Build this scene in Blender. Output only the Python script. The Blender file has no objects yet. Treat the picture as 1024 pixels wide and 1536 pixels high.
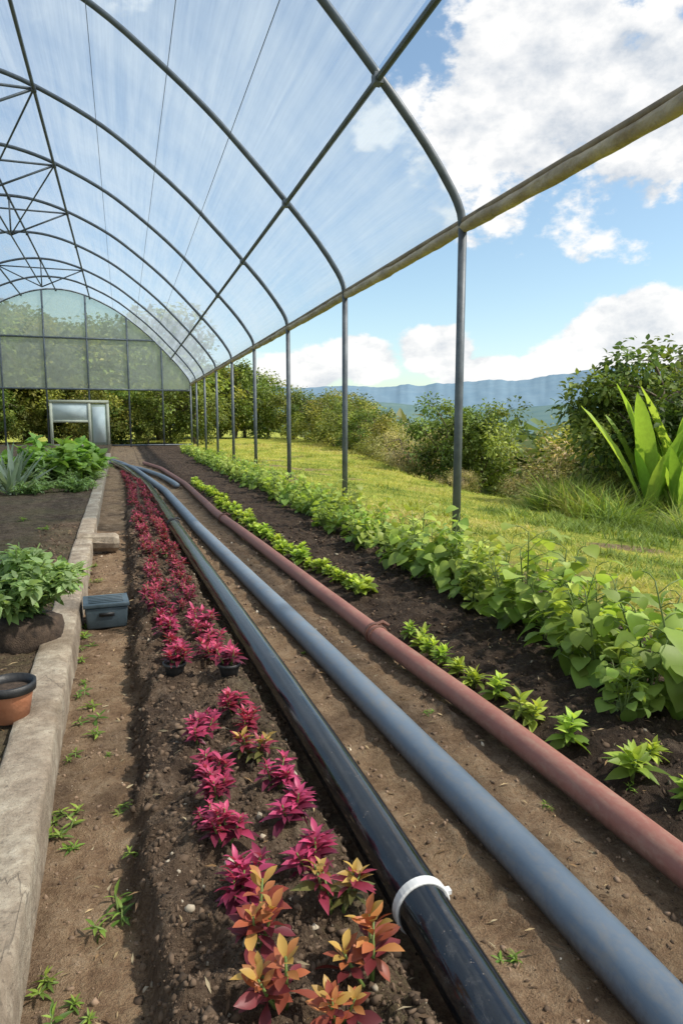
import bpy, math, random
import numpy as np
from mathutils import Vector
rng=np.random.default_rng(7); random.seed(7)
C=bpy.context.scene.collection
# ---------------------------------------------------------------- helpers
TAB=rng.random((256,256))
def vn(x,y,s,seed=0):
    x=np.asarray(x,float)/s+seed*17.3; y=np.asarray(y,float)/s+seed*9.1
    xi=np.floor(x).astype(int); yi=np.floor(y).astype(int)
    fx=x-xi; fy=y-yi; fx=fx*fx*(3-2*fx); fy=fy*fy*(3-2*fy)
    a=TAB[xi%256,yi%256]; b=TAB[(xi+1)%256,yi%256]; c=TAB[xi%256,(yi+1)%256]; d=TAB[(xi+1)%256,(yi+1)%256]
    return (a*(1-fx)+b*fx)*(1-fy)+(c*(1-fx)+d*fx)*fy
def fbm(x,y,s,seed=0,o=4):
    r=0;w=1;t=0
    for i in range(o):
        r=r+w*vn(x,y,s,seed+i*3); t+=w; w*=.5; s*=.5
    return r/t-.5
def ss(a,b,x):
    t=np.clip((np.asarray(x,float)-a)/(b-a),0,1); return t*t*(3-2*t)
def mesh(name,V,F,mi=None,col=None,smooth=False,mats=()):
    V=np.asarray(V,np.float32)
    m=bpy.data.meshes.new(name)
    if isinstance(F,np.ndarray):
        nf,k=F.shape; m.vertices.add(len(V)); m.vertices.foreach_set('co',V.ravel())
        m.loops.add(nf*k); m.loops.foreach_set('vertex_index',F.astype(np.int32).ravel())
        m.polygons.add(nf); m.polygons.foreach_set('loop_start',np.arange(0,nf*k,k,dtype=np.int32))
        m.update(calc_edges=True)
    else:
        m.from_pydata(V.tolist(),[],[list(map(int,f)) for f in F])
    if mi is not None: m.polygons.foreach_set('material_index',np.asarray(mi,np.int32))
    if smooth: m.polygons.foreach_set('use_smooth',np.ones(len(m.polygons),bool))
    if col is not None:
        at=m.color_attributes.new('Col','FLOAT_COLOR','POINT')
        c=np.ones((len(V),4),np.float32); c[:,:3]=col; at.data.foreach_set('color',c.ravel())
    for a in mats: m.materials.append(a)
    m.update(); return m
def ob(name,me,label=None,cat=None,group=None,kind=None,parent=None,loc=None,rot=None,sc=None):
    o=bpy.data.objects.new(name,me); C.objects.link(o)
    if label: o["label"]=label
    if cat: o["category"]=cat
    if group: o["group"]=group
    if kind: o["kind"]=kind
    if parent: o.parent=parent
    if loc is not None: o.location=loc
    if rot is not None: o.rotation_euler=rot
    if sc is not None: o.scale=sc if hasattr(sc,'__len__') else (sc,)*3
    return o
class MB:
    def __init__(s): s.V=[];s.F=[];s.M=[];s.C=[];s.n=0
    def add(s,V,F,mi=0,col=(1,1,1)):
        V=np.asarray(V,float); F=np.asarray(F)
        if F.shape[1]==3: F=np.hstack([F,F[:,2:3]])
        c=np.ones((len(V),3))*np.asarray(col)
        s.V.append(V);s.F.append(F+s.n);s.M.append(np.full(len(F),mi));s.C.append(c);s.n+=len(V)
    def mesh(s,name,mats,smooth=False):
        F=np.vstack(s.F); V=np.vstack(s.V);Mi=np.concatenate(s.M)
        if (F[:,2]==F[:,3]).any():
            L=[f if f[2]!=f[3] else f[:3] for f in F]
            return mesh(name,V,L,Mi,np.vstack(s.C),smooth,mats)
        return mesh(name,V,F,Mi,np.vstack(s.C),smooth,mats)
def tube(P,r,n=12,cap=True):
    P=np.asarray(P,float); K=len(P); r=np.ones(K)*r
    T=np.gradient(P,axis=0); T/=np.linalg.norm(T,axis=1)[:,None]+1e-9
    up=np.array([0,0,1.]) if abs(T[0][2])<.9 else np.array([1.,0,0])
    V=[];N=np.cross(T[0],up);N/=np.linalg.norm(N)
    for i in range(K):
        N=N-T[i]*np.dot(N,T[i]);N/=np.linalg.norm(N)+1e-9;B=np.cross(T[i],N)
        a=np.arange(n)/n*2*math.pi
        V.append(P[i]+r[i]*(np.cos(a)[:,None]*N+np.sin(a)[:,None]*B))
    V=np.vstack(V);F=[]
    for i in range(K-1):
        for j in range(n): F.append([i*n+j,i*n+(j+1)%n,(i+1)*n+(j+1)%n,(i+1)*n+j])
    if cap:
        b=len(V);V=np.vstack([V,P[:1],P[-1:]])
        for j in range(n):
            F.append([b,(j+1)%n,j,j]); F.append([b+1,(K-1)*n+j,(K-1)*n+(j+1)%n,(K-1)*n+(j+1)%n])
    return V,np.array(F)
def smoothpath(P,step=.08):
    P=np.asarray(P,float); t=np.concatenate([[0],np.cumsum(np.linalg.norm(np.diff(P,axis=0),axis=1))])
    out=[]; n=len(P)
    m=np.zeros_like(P)
    for i in range(n):
        a=max(i-1,0);b=min(i+1,n-1); m[i]=(P[b]-P[a])/(t[b]-t[a])
    for i in range(n-1):
        h=t[i+1]-t[i];k=max(2,int(h/step))
        for j in range(k):
            s=j/k; out.append((2*s**3-3*s*s+1)*P[i]+(s**3-2*s*s+s)*h*m[i]+(-2*s**3+3*s*s)*P[i+1]+(s**3-s*s)*h*m[i+1])
    out.append(P[-1]); return np.array(out)
def box(x0,x1,y0,y1,z0,z1):
    V=np.array([[x,y,z] for z in (z0,z1) for x,y in ((x0,y0),(x1,y0),(x1,y1),(x0,y1))],float)
    return V,np.array([[3,2,1,0],[4,5,6,7],[0,1,5,4],[1,2,6,5],[2,3,7,6],[3,0,4,7]])
def bev(o,w=.006,s=2):
    b=o.modifiers.new('b','BEVEL');b.width=w;b.segments=s;b.limit_method='ANGLE';return o
# ---------------------------------------------------------------- materials
class NT:
    def __init__(s,t): s.t=t
    def n(s,ty,**k):
        x=s.t.nodes.new(ty)
        for a,b in k.items():
            if a in('op',): x.operation=b
            elif a[0]=='i' and (a[1].isupper() or a[1].isdigit()):
                key=a[1:]; key=int(key) if key.isdigit() else key.replace('_',' ')
                if isinstance(b,bpy.types.NodeSocket): s.t.links.new(b,x.inputs[key])
                else: x.inputs[key].default_value=b
            else: setattr(x,a,b)
        return x
    def noise(s,vec,scale,detail=4,rough=.6,dist=0):
        x=s.n('ShaderNodeTexNoise',iScale=scale,iDetail=detail,iRoughness=rough,iDistortion=dist)
        if vec is not None: s.t.links.new(vec,x.inputs['Vector'])
        return x.outputs[0]
    def ramp(s,fac,stops):
        x=s.n('ShaderNodeValToRGB'); s.t.links.new(fac,x.inputs[0]); e=x.color_ramp.elements
        while len(e)<len(stops): e.new(.5)
        for a,(p,c) in zip(e,stops): a.position=p; a.color=(*c,1) if len(c)==3 else c
        return x.outputs[0]
    def m(s,op,a,b=0.,c=None,clamp=False):
        x=s.n('ShaderNodeMath',op=op,use_clamp=clamp)
        for i,v in enumerate((a,b,c)):
            if v is None: continue
            if isinstance(v,(int,float)): x.inputs[i].default_value=v
            else: s.t.links.new(v,x.inputs[i])
        return x.outputs[0]
    def mix(s,f,a,b,bt='MIX'):
        x=s.n('ShaderNodeMix',data_type='RGBA',blend_type=bt)
        for i,v in ((0,f),(6,a),(7,b)):
            if isinstance(v,(int,float)): x.inputs[i].default_value=v
            elif isinstance(v,tuple): x.inputs[i].default_value=(*v,1)
            else: s.t.links.new(v,x.inputs[i])
        return x.outputs[2]
def newmat(name):
    m=bpy.data.materials.new(name);m.use_nodes=True;t=m.node_tree
    b=t.nodes['Principled BSDF'];return m,NT(t),b
def simple(name,c1,c2,scale=8,rough=.6,bump=.2,metal=0,spec=.5,bscale=None,dist=.01):
    m,N,b=newmat(name); tc=N.n('ShaderNodeTexCoord').outputs['Object']
    a=N.noise(tc,scale,6,.65); col=N.ramp(a,[(.3,c1),(.7,c2)])
    N.t.links.new(col,b.inputs['Base Color']); b.inputs['Roughness'].default_value=rough; b.inputs['Metallic'].default_value=metal
    b.inputs['Specular IOR Level'].default_value=spec
    bp=N.n('ShaderNodeBump',iStrength=bump,iDistance=dist); N.t.links.new(N.noise(tc,bscale or scale*6,5),bp.inputs['Height']); N.t.links.new(bp.outputs[0],b.inputs['Normal'])
    return m
def foliage(name,tint=(1,1,1),trans=.35,rough=.5,hv=.08):
    m,N,b=newmat(name)
    at=N.n('ShaderNodeAttribute',attribute_name='Col').outputs['Color']
    oi=N.n('ShaderNodeObjectInfo').outputs['Random']
    tc=N.n('ShaderNodeTexCoord').outputs['Object']
    c=N.mix(1.0,at,tint,'MULTIPLY')
    h=N.n('ShaderNodeHueSaturation',iSaturation=.93); N.t.links.new(c,h.inputs['Color'])
    N.t.links.new(N.m('MULTIPLY_ADD',oi,hv*.35,.5-hv*.17),h.inputs['Hue'])
    N.t.links.new(N.m('MULTIPLY_ADD',N.noise(tc,9,2),.5,.75),h.inputs['Value'])
    N.t.links.new(h.outputs[0],b.inputs['Base Color']); b.inputs['Roughness'].default_value=rough
    b.inputs['Specular IOR Level'].default_value=.35
    tr=N.n('ShaderNodeBsdfTranslucent'); N.t.links.new(N.mix(1.0,h.outputs[0],(1.4,1.35,.7),'MULTIPLY'),tr.inputs[0])
    mx=N.n('ShaderNodeMixShader',i0=trans); N.t.links.new(b.outputs[0],mx.inputs[1]);N.t.links.new(tr.outputs[0],mx.inputs[2])
    N.t.links.new(mx.outputs[0],N.t.nodes['Material Output'].inputs[0]); return m
M_leaf=foliage('leaf_material',trans=.42); M_tree=foliage('tree_leaf_material',trans=.35,rough=.6,hv=.12); M_red=foliage('red_leaf_material',trans=.3,rough=.45,hv=.04)
M_grass=foliage('grass_blade_material',trans=.3,rough=.7)
M_stem=simple('stem_material',(.10,.16,.03),(.16,.22,.06),20,.6)
M_bark=simple('bark_material',(.08,.06,.045),(.2,.16,.12),6,.9,.6)
M_steel=simple('galvanised_steel',(.065,.078,.095),(.13,.15,.175),5,.5,.15,.2,.4)
def concrete():
    m,N,b=newmat('old_concrete'); tc=N.n('ShaderNodeTexCoord').outputs['Object']
    a=N.ramp(N.noise(tc,3.5,8,.68),[(.28,(.13,.10,.07)),(.45,(.31,.25,.185)),(.6,(.44,.38,.29)),(.75,(.55,.50,.42))])
    s=N.ramp(N.noise(tc,16,8,.75),[(.42,(0,0,0)),(.6,(1,1,1))]); c=N.mix(N.m('MULTIPLY',s,.6),a,(.17,.13,.09))
    sp=N.ramp(N.noise(tc,60,4,.7),[(.56,(0,0,0)),(.66,(1,1,1))]); c=N.mix(N.m('MULTIPLY',sp,.55),c,(.09,.07,.05))
    st=N.ramp(N.noise(tc,1.7,7,.7,.5),[(.52,(0,0,0)),(.68,(1,1,1))]); c=N.mix(N.m('MULTIPLY',st,.6),c,(.12,.085,.05))
    v=N.n('ShaderNodeTexVoronoi',feature='DISTANCE_TO_EDGE',iScale=.8); N.t.links.new(N.n('ShaderNodeVectorMath',op='ADD',i0=tc,i1=N.n('ShaderNodeTexNoise',iScale=3.,iDetail=5.).outputs[1]).outputs[0],v.inputs['Vector'])
    cr=N.ramp(v.outputs[0],[(0,(1,1,1)),(.006,(0,0,0))]); c=N.mix(N.m('MULTIPLY',cr,.5),c,(.07,.055,.04))
    N.t.links.new(c,b.inputs['Base Color']); b.inputs['Roughness'].default_value=.92
    h=N.m('ADD',N.m('ADD',N.noise(tc,14,8,.75),N.m('MULTIPLY',N.noise(tc,90,5,.7),.5)),N.m('MULTIPLY',cr,-.2))
    bp=N.n('ShaderNodeBump',iStrength=1.,iDistance=.015); N.t.links.new(h,bp.inputs['Height']);N.t.links.new(bp.outputs[0],b.inputs['Normal']); return m
M_conc=concrete()
def pipemat(name,c1,c2,dirt,rough,spec,dirtamt,thr=.5,bump=.25):
    m,N,b=newmat(name); g=N.n('ShaderNodeNewGeometry'); tc=g.outputs['Position']
    a=N.ramp(N.noise(tc,2.5,6,.6),[(.3,c1),(.7,c2)])
    mp=N.n('ShaderNodeMapping'); N.t.links.new(tc,mp.inputs[0]); mp.inputs['Scale'].default_value=(12,3,12)
    s=N.noise(mp.outputs[0],2,8,.75,.6); s2=N.noise(tc,40,5,.7)
    d=N.m('MULTIPLY',N.ramp(N.m('ADD',N.m('MULTIPLY',s,.7),N.m('MULTIPLY',s2,.3)),[(thr,(0,0,0)),(thr+.2,(1,1,1))]),dirtamt)
    c=N.mix(d,a,dirt)
    v=N.n('ShaderNodeTexVoronoi',iScale=60.); N.t.links.new(tc,v.inputs['Vector'])
    sp=N.m('MULTIPLY',N.ramp(v.outputs[0],[(.06,(1,1,1)),(.16,(0,0,0))]),N.ramp(s2,[(.5,(0,0,0)),(.62,(1,1,1))])); c=N.mix(N.m('MULTIPLY',sp,.6),c,(.25,.21,.17))
    sx=N.n('ShaderNodeSeparateXYZ'); N.t.links.new(tc,sx.inputs[0])
    low=N.n('ShaderNodeMapRange'); N.t.links.new(N.m('ADD',sx.outputs[2],N.m('MULTIPLY',s2,.07)),low.inputs[0])
    for i,x in ((1,.06),(2,.115),(3,.85),(4,0.)): low.inputs[i].default_value=x
    c=N.mix(low.outputs[0],c,(.10,.07,.045))
    N.t.links.new(c,b.inputs['Base Color']); N.t.links.new(N.m('MULTIPLY_ADD',N.m('ADD',d,N.m('MULTIPLY',low.outputs[0],.8)),.6,rough,True),b.inputs['Roughness'])
    b.inputs['Specular IOR Level'].default_value=spec
    bp=N.n('ShaderNodeBump',iStrength=bump,iDistance=.004); N.t.links.new(N.noise(tc,22,6),bp.inputs['Height']);N.t.links.new(bp.outputs[0],b.inputs['Normal']); return m
M_pblack=pipemat('black_polyethylene',(.003,.004,.006),(.010,.012,.016),(.13,.125,.12),.13,.75,.5,.53,.13)
M_pgrey=pipemat('blue_grey_plastic',(.12,.16,.21),(.17,.215,.265),(.27,.24,.2),.42,.45,.6,.47)
M_pred=pipemat('dull_red_plastic',(.23,.09,.07),(.30,.13,.10),(.33,.24,.18),.55,.35,.55,.47)
M_white=simple('white_plastic',(.50,.51,.50),(.8,.8,.8),9,.45,.2)
M_clamp=simple('rusty_clamp',(.09,.035,.025),(.2,.09,.06),20,.6,.5)
M_blackp=simple('black_plastic',(.008,.009,.01),(.03,.03,.032),10,.5,.2)
M_terra=simple('terracotta',(.36,.13,.06),(.5,.22,.12),8,.8,.3)
M_crate=simple('dark_blue_plastic',(.035,.06,.075),(.09,.125,.15),6,.5,.2)
M_curt=simple('curtain_roll',(.24,.18,.115),(.62,.52,.38),2.5,.6,.7,bscale=12,dist=.03)
M_rail=simple('eave_rail_brown',(.13,.095,.06),(.34,.26,.17),4,.6,.3)
def film(name,tint,a0,a1,diff,haze,lo=.40,hi=.62):
    m,N,b=newmat(name); tc=N.n('ShaderNodeTexCoord').outputs['Object']
    mp=N.n('ShaderNodeMapping'); N.t.links.new(tc,mp.inputs[0]); mp.inputs['Scale'].default_value=(3,.09,3)
    s=N.noise(mp.outputs[0],1.8,6,.62,.4)
    mp2=N.n('ShaderNodeMapping'); N.t.links.new(tc,mp2.inputs[0]); mp2.inputs['Scale'].default_value=(9,.25,9)
    s2=N.noise(mp2.outputs[0],3,4,.7); s3=N.noise(tc,.35,4)
    v=N.m('ADD',N.m('ADD',N.m('MULTIPLY',s,.45),N.m('MULTIPLY',s2,.13)),N.m('MULTIPLY',s3,.44))
    al=N.n('ShaderNodeMapRange',clamp=True); N.t.links.new(v,al.inputs[0])
    for i,x in ((1,lo),(2,hi),(3,a0),(4,a1)): al.inputs[i].default_value=x
    lw=N.n('ShaderNodeLayerWeight',iBlend=.35).outputs['Facing']
    al=N.m('ADD',al.outputs[0],N.m('MULTIPLY',lw,haze),clamp=True)
    tr=N.n('ShaderNodeBsdfTransparent'); tr.inputs[0].default_value=(*tint,1)
    df=N.n('ShaderNodeBsdfDiffuse'); df.inputs[0].default_value=(*diff,1)
    tl=N.n('ShaderNodeBsdfTranslucent'); tl.inputs[0].default_value=(*diff,1)
    mx=N.n('ShaderNodeMixShader',i0=.6); N.t.links.new(df.outputs[0],mx.inputs[1]);N.t.links.new(tl.outputs[0],mx.inputs[2])
    m2=N.n('ShaderNodeMixShader'); N.t.links.new(al,m2.inputs[0]);N.t.links.new(tr.outputs[0],m2.inputs[1]);N.t.links.new(mx.outputs[0],m2.inputs[2])
    N.t.links.new(m2.outputs[0],N.t.nodes['Material Output'].inputs[0]); return m
M_film=film('roof_film',(.76,.85,.94),.22,.56,(.54,.62,.72),.22)
M_efilm=film('end_film',(.90,.94,.86),.48,.68,(.92,.95,.82),.1)
def groundmat():
    m,N,b=newmat('ground_soil_and_grass'); tc=N.n('ShaderNodeNewGeometry').outputs['Position']
    at=N.n('ShaderNodeSeparateColor'); N.t.links.new(N.n('ShaderNodeAttribute',attribute_name='Col').outputs['Color'],at.inputs[0])
    dark,grass,moss=at.outputs
    n1=N.noise(tc,7,8,.7); n2=N.noise(tc,45,6,.7); n3=N.noise(tc,1.3,5); n4=N.noise(tc,160,3,.7)
    mixn=N.m('ADD',N.m('MULTIPLY',n1,.5),N.m('ADD',N.m('MULTIPLY',n2,.32),N.m('MULTIPLY',n4,.18)))
    path=N.ramp(mixn,[(.36,(.13,.08,.047)),(.46,(.25,.16,.095)),(.55,(.36,.25,.155)),(.66,(.50,.38,.27))])
    bed=N.ramp(mixn,[(.38,(.030,.020,.014)),(.5,(.09,.062,.043)),(.6,(.19,.14,.10)),(.7,(.34,.27,.20))])
    c=N.mix(N.m('MULTIPLY',dark,1.,clamp=True),path,bed)
    c=N.mix(N.m('SUBTRACT',dark,1.,clamp=True),c,(.012,.008,.006))
    mo=N.m('MULTIPLY',moss,N.ramp(N.m('ADD',N.m('MULTIPLY',n2,.5),N.m('MULTIPLY',n3,.5)),[(.45,(0,0,0)),(.6,(1,1,1))]))
    c=N.mix(N.m('MULTIPLY',mo,.7),c,(.14,.13,.06))
    g=N.ramp(N.m('ADD',N.m('MULTIPLY',n3,.6),N.m('MULTIPLY',n1,.4)),[(.38,(.13,.19,.025)),(.47,(.28,.32,.045)),(.56,(.42,.41,.07)),(.68,(.48,.42,.15))])
    c=N.mix(grass,c,g)
    N.t.links.new(c,b.inputs['Base Color']); b.inputs['Roughness'].default_value=.95; b.inputs['Specular IOR Level'].default_value=.2
    h=N.m('ADD',N.m('MULTIPLY',n2,1.),N.m('ADD',N.m('MULTIPLY',n4,.7),N.m('MULTIPLY',n1,1.)))
    bp=N.n('ShaderNodeBump',iStrength=1.,iDistance=.03); N.t.links.new(h,bp.inputs['Height']);N.t.links.new(bp.outputs[0],b.inputs['Normal']); return m
M_ground=groundmat()
# ---------------------------------------------------------------- layout curves
BX=lambda y: np.interp(y,[-1,2,3.1,5.2,8.9,14.8,20.9,24,30],[.72,.72,.71,.66,.57,.45,.02,-.35,-1.2])
GX=lambda y: np.interp(y,[-1,1.7,2.6,5,8.5,14,21,24,30],[1.14,1.14,1.11,1.02,.875,.74,.27,-.08,-1.0])
RX=lambda y: np.interp(y,[-1,1.5,2.3,4.1,6.85,10.2,15.5,20.9,24],[1.57,1.56,1.55,1.47,1.39,1.27,1.25,1.02,.6])
KX=lambda y: np.interp(y,[-1,4,7,18,40],[-.27,-.32,-.36,-.47,-.6])
XE=lambda y: np.interp(y,[-50,8,13.7,15.4,18,22,31,52,80,200],[18,15,13,12,9.8,9.4,10.4,14,19,32])
def height(x,y,fine=True):
    x=np.asarray(x,float);y=np.asarray(y,float)
    inside=ss(4.6,3.6,x)*ss(44,40,y)
    kx=KX(y)
    leftbed=ss(kx-.06,kx-.10,x)
    br=BX(y)-.10
    bed=ss(-.02,.06,x+.07*fbm(x,y,.25,5)*2)*ss(br+.03,br-.07,x+.05*fbm(x,y,.3,8)*2)*ss(22,18,y)
    trench=ss(BX(y)-.1,BX(y),x)*ss(RX(y)+.25,RX(y)+.05,x)
    right=ss(RX(y)+.08,RX(y)+.3,x+.06*fbm(x,y,.3,18))*ss(3.5,2.9,x)
    z=.15*leftbed*ss(-40,-12,x)+.125*bed+.06*right
    if fine:
        wl=lambda c,w: np.exp(-((x-c)/w)**2)
        ridg=wl(BX(y)+.115,.035)+wl(GX(y)-.11,.035)+wl(GX(y)+.11,.035)+wl(RX(y)-.09,.03)
        z=z+ridg*(.018+.06*fbm(x,y,.25,41,3))
        rough=.024+.065*bed+.045*right+.02*leftbed
        n=fbm(x,y,.35,1,5)*rough*1.2+(np.abs(fbm(x,y,.13,2,4))*-2+.2)*rough*.8+fbm(x,y,.05,4,3)*rough*.8
        z=z+n*inside+ .016*fbm(x,y,.6,11)*trench
    xe=XE(y)+fbm(x,y,9,3)*1.2
    mx=np.minimum(x,xe)
    slope=.12-.125*ss(16,34,y)
    mead=-slope*np.clip(mx-4.2,0,99)+.16*fbm(x,y,4,6)*ss(4.5,8,x)+.05*fbm(x,y,.9,61,3)*ss(4.,5,x)*ss(60,30,y)
    e=np.clip(x-xe,0,None)
    drop=-34*(1-np.exp(-e*.34/34))+3*fbm(x,y,60,9)*ss(20,200,e)
    z=z+mead+drop
    z=z+ (fbm(x,y,14,12)*1.2)*ss(46,60,y)*ss(14,6,x)
    return z
# ground sheet
xs=[-.45]
while xs[-1]<.8: xs.append(xs[-1]+.012)
while xs[-1]<3.2: xs.append(xs[-1]+.018)
while xs[-1]<14: xs.append(xs[-1]+.06+.02*(xs[-1]-3.2))
while xs[-1]<9000: xs.append(xs[-1]*1.09)
xl=[-.45]
while xl[-1]>-9000: xl.append(xl[-1]-max(.025,abs(xl[-1]+.45)*.1))
xs=np.array(sorted(set(xl+xs)))
ys=[.9]
while ys[-1]<9000: ys.append(ys[-1]+(max(.013,.006*ys[-1]) if ys[-1]<45 else ys[-1]*.06))
yb=[.9]
while yb[-1]>-2000: yb.append(yb[-1]-max(.08,abs(yb[-1]-.9)*.3))
ys=np.array(sorted(set(ys+yb)))
X,Y=np.meshgrid(xs,ys); Z=height(X,Y)
nx,ny=len(xs),len(ys)
idx=np.arange(nx*ny).reshape(ny,nx)
F=np.stack([idx[:-1,:-1],idx[:-1,1:],idx[1:,1:],idx[1:,:-1]],-1).reshape(-1,4)
bedm=ss(-.05,.01,X+.14*fbm(X,Y,.25,5))*ss(BX(Y)+.02,BX(Y)-.08,X)*ss(24,19,Y)
rightm=ss(RX(Y)+.02,RX(Y)+.2,X+.15*fbm(X,Y,.5,14))
leftm=ss(KX(Y)-.05,KX(Y)-.1,X)
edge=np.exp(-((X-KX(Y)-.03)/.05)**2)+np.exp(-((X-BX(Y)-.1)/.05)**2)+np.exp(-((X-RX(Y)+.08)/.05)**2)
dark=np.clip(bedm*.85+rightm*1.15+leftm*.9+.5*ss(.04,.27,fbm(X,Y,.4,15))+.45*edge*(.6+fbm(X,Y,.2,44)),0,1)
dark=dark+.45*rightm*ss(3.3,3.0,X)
gx=3.25+.6*fbm(X,Y,.8,21)
bare=ss(.13,.18,fbm(X,Y,1.8,33))*ss(9,6,X)
pat=np.exp(-(((X-6.3)/.7)**2+((Y-7.4)/.35)**2)*(1+fbm(X,Y,.5,9)))
grass=np.clip(ss(gx-.12,gx+.15,X)*(1-.8*bare)*(1-.9*ss(.3,.6,pat))+ss(44,50,Y)+ss(-9,-12,X),0,1)
moss=np.clip(bedm*ss(.3,.6,X)*1.0+.7*leftm+.25*(1-dark),0,1)
col=np.stack([dark*(1-.6*ss(3.3,3.8,X)),grass,moss],-1).reshape(-1,3)
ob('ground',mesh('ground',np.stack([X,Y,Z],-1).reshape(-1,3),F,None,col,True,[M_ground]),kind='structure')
def hz(x,y): return float(height(np.array([x]),np.array([y]))[0])
# ---------------------------------------------------------------- soil clods
ico_v=[];t=(1+5**.5)/2
for a,b in ((-1,t),(1,t),(-1,-t),(1,-t)): ico_v.append((a,b,0))
for a,b in ((-1,t),(1,t),(-1,-t),(1,-t)): ico_v.append((0,a,b))
for a,b in ((t,-1),(t,1),(-t,-1),(-t,1)): ico_v.append((a,0,b))
ico_v=np.array(ico_v)/1.9
ico_f=np.array([[0,11,5],[0,5,1],[0,1,7],[0,7,10],[0,10,11],[1,5,9],[5,11,4],[11,10,2],[10,7,6],[7,1,8],[3,9,4],[3,4,2],[3,2,6],[3,6,8],[3,8,9],[4,9,5],[2,4,11],[6,2,10],[8,6,7],[9,8,1]])
def clods(N,seed):
    r=np.random.default_rng(seed)
    y=1.0+ (r.random(N)**1.9)*8; x=np.where(r.random(N)<.66,np.where(r.random(N)<.6,r.uniform(-.02,.66,N),r.uniform(1.65,3.1,N)),r.uniform(-1.0,1.7,N))
    s=(.0014+.0085*r.random(N)**6)*(1+.14*y); thin=(x>-.3)&(x<-.02)|((x>.8)&(x<1.6)); s*=np.where(thin,.8,1)
    V=ico_v[None]*(1+1.1*(r.random((N,12,1))-.5))*s[:,None,None]*r.uniform(.5,1.4,(N,1,3))
    z=height(x,y); V=V+np.stack([x,y,z+s*.05],-1)[:,None]
    F=(ico_f[None]+12*np.arange(N)[:,None,None]).reshape(-1,3)
    base=np.where(r.random((N,1))<.02,np.array([[.30,.26,.2]]),np.array([[.10,.07,.048]]))*(.4+r.random((N,1))*1.2)
    base=np.where(thin[:,None],base*1.9,base); base=np.where((x>1.7)[:,None],base*.65,base)
    return V.reshape(-1,3),F,np.repeat(base,12,0)
V,F,c=clods(52000,3)
m,N,b=newmat('clod_material'); N.t.links.new(N.n('ShaderNodeAttribute',attribute_name='Col').outputs['Color'],b.inputs['Base Color']);b.inputs['Roughness'].default_value=.95;b.inputs['Specular IOR Level'].default_value=.2
M_clod=m
ob('soil_clods',mesh('soil_clods',V,F,None,c,False,[m]),kind='stuff')
# ---------------------------------------------------------------- leaves
def leafbase(segs=4,w=.3,shape='lance',fold=.25,droop=.25,wave=0):
    s=np.linspace(0,1,segs+1)
    if shape=='lance': pr=np.sin(np.pi*s**.85)
    elif shape=='heart': pr=np.where(s<.3,.55+.45*np.sin(s/.3*np.pi/2),np.cos((s-.3)/.7*np.pi/2)**.8)
    elif shape=='obov': pr=np.sin(np.pi*s**1.5)*.95+.05*(1-s)
    elif shape=='strap': pr=np.sin(np.pi*s**.9)**.6*(.3+.7*np.minimum(1,s*2.))
    else: pr=(1-s)**.7
    pr=np.clip(np.nan_to_num(pr),.02,None)
    V=[];
    for i,t in enumerate(s):
        ww=w*pr[i]; z=-droop*t*t; y=t*(1-.15*droop*t)
        wv=wave*(-1)**i
        V+= [(-ww,y,z+fold*ww+wv),(0,y,z),(ww,y,z+fold*ww-wv)]
    F=[]
    for i in range(segs):
        a=3*i; F+=[[a,a+1,a+4,a+3],[a+1,a+2,a+5,a+4]]
    return np.array(V),np.array(F)
def rotm(az,el,roll):
    ca,sa=np.cos(az),np.sin(az);ce,se=np.cos(el),np.sin(el);cr,sr=np.cos(roll),np.sin(roll)
    n=len(az);R=np.zeros((n,3,3))
    yv=np.stack([sa*ce,ca*ce,se],-1); xv=np.stack([ca,-sa,np.zeros(n)],-1); zv=np.cross(xv,yv)
    x2=xv*cr[:,None]+zv*sr[:,None]; z2=np.cross(x2,yv)
    R[:,:,0]=x2;R[:,:,1]=yv;R[:,:,2]=z2;return R
def scatter(mb,base,R,T,S,cols,mi=0):
    V,F=base; n=len(T); k=len(V)
    W=np.einsum('nij,kj->nki',R,V)*np.asarray(S).reshape(n,1,-1)+np.asarray(T)[:,None]
    FF=(F[None]+k*np.arange(n)[:,None,None]).reshape(-1,4)
    mb.add(W.reshape(-1,3),FF,mi,np.repeat(cols,k,0))
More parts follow.
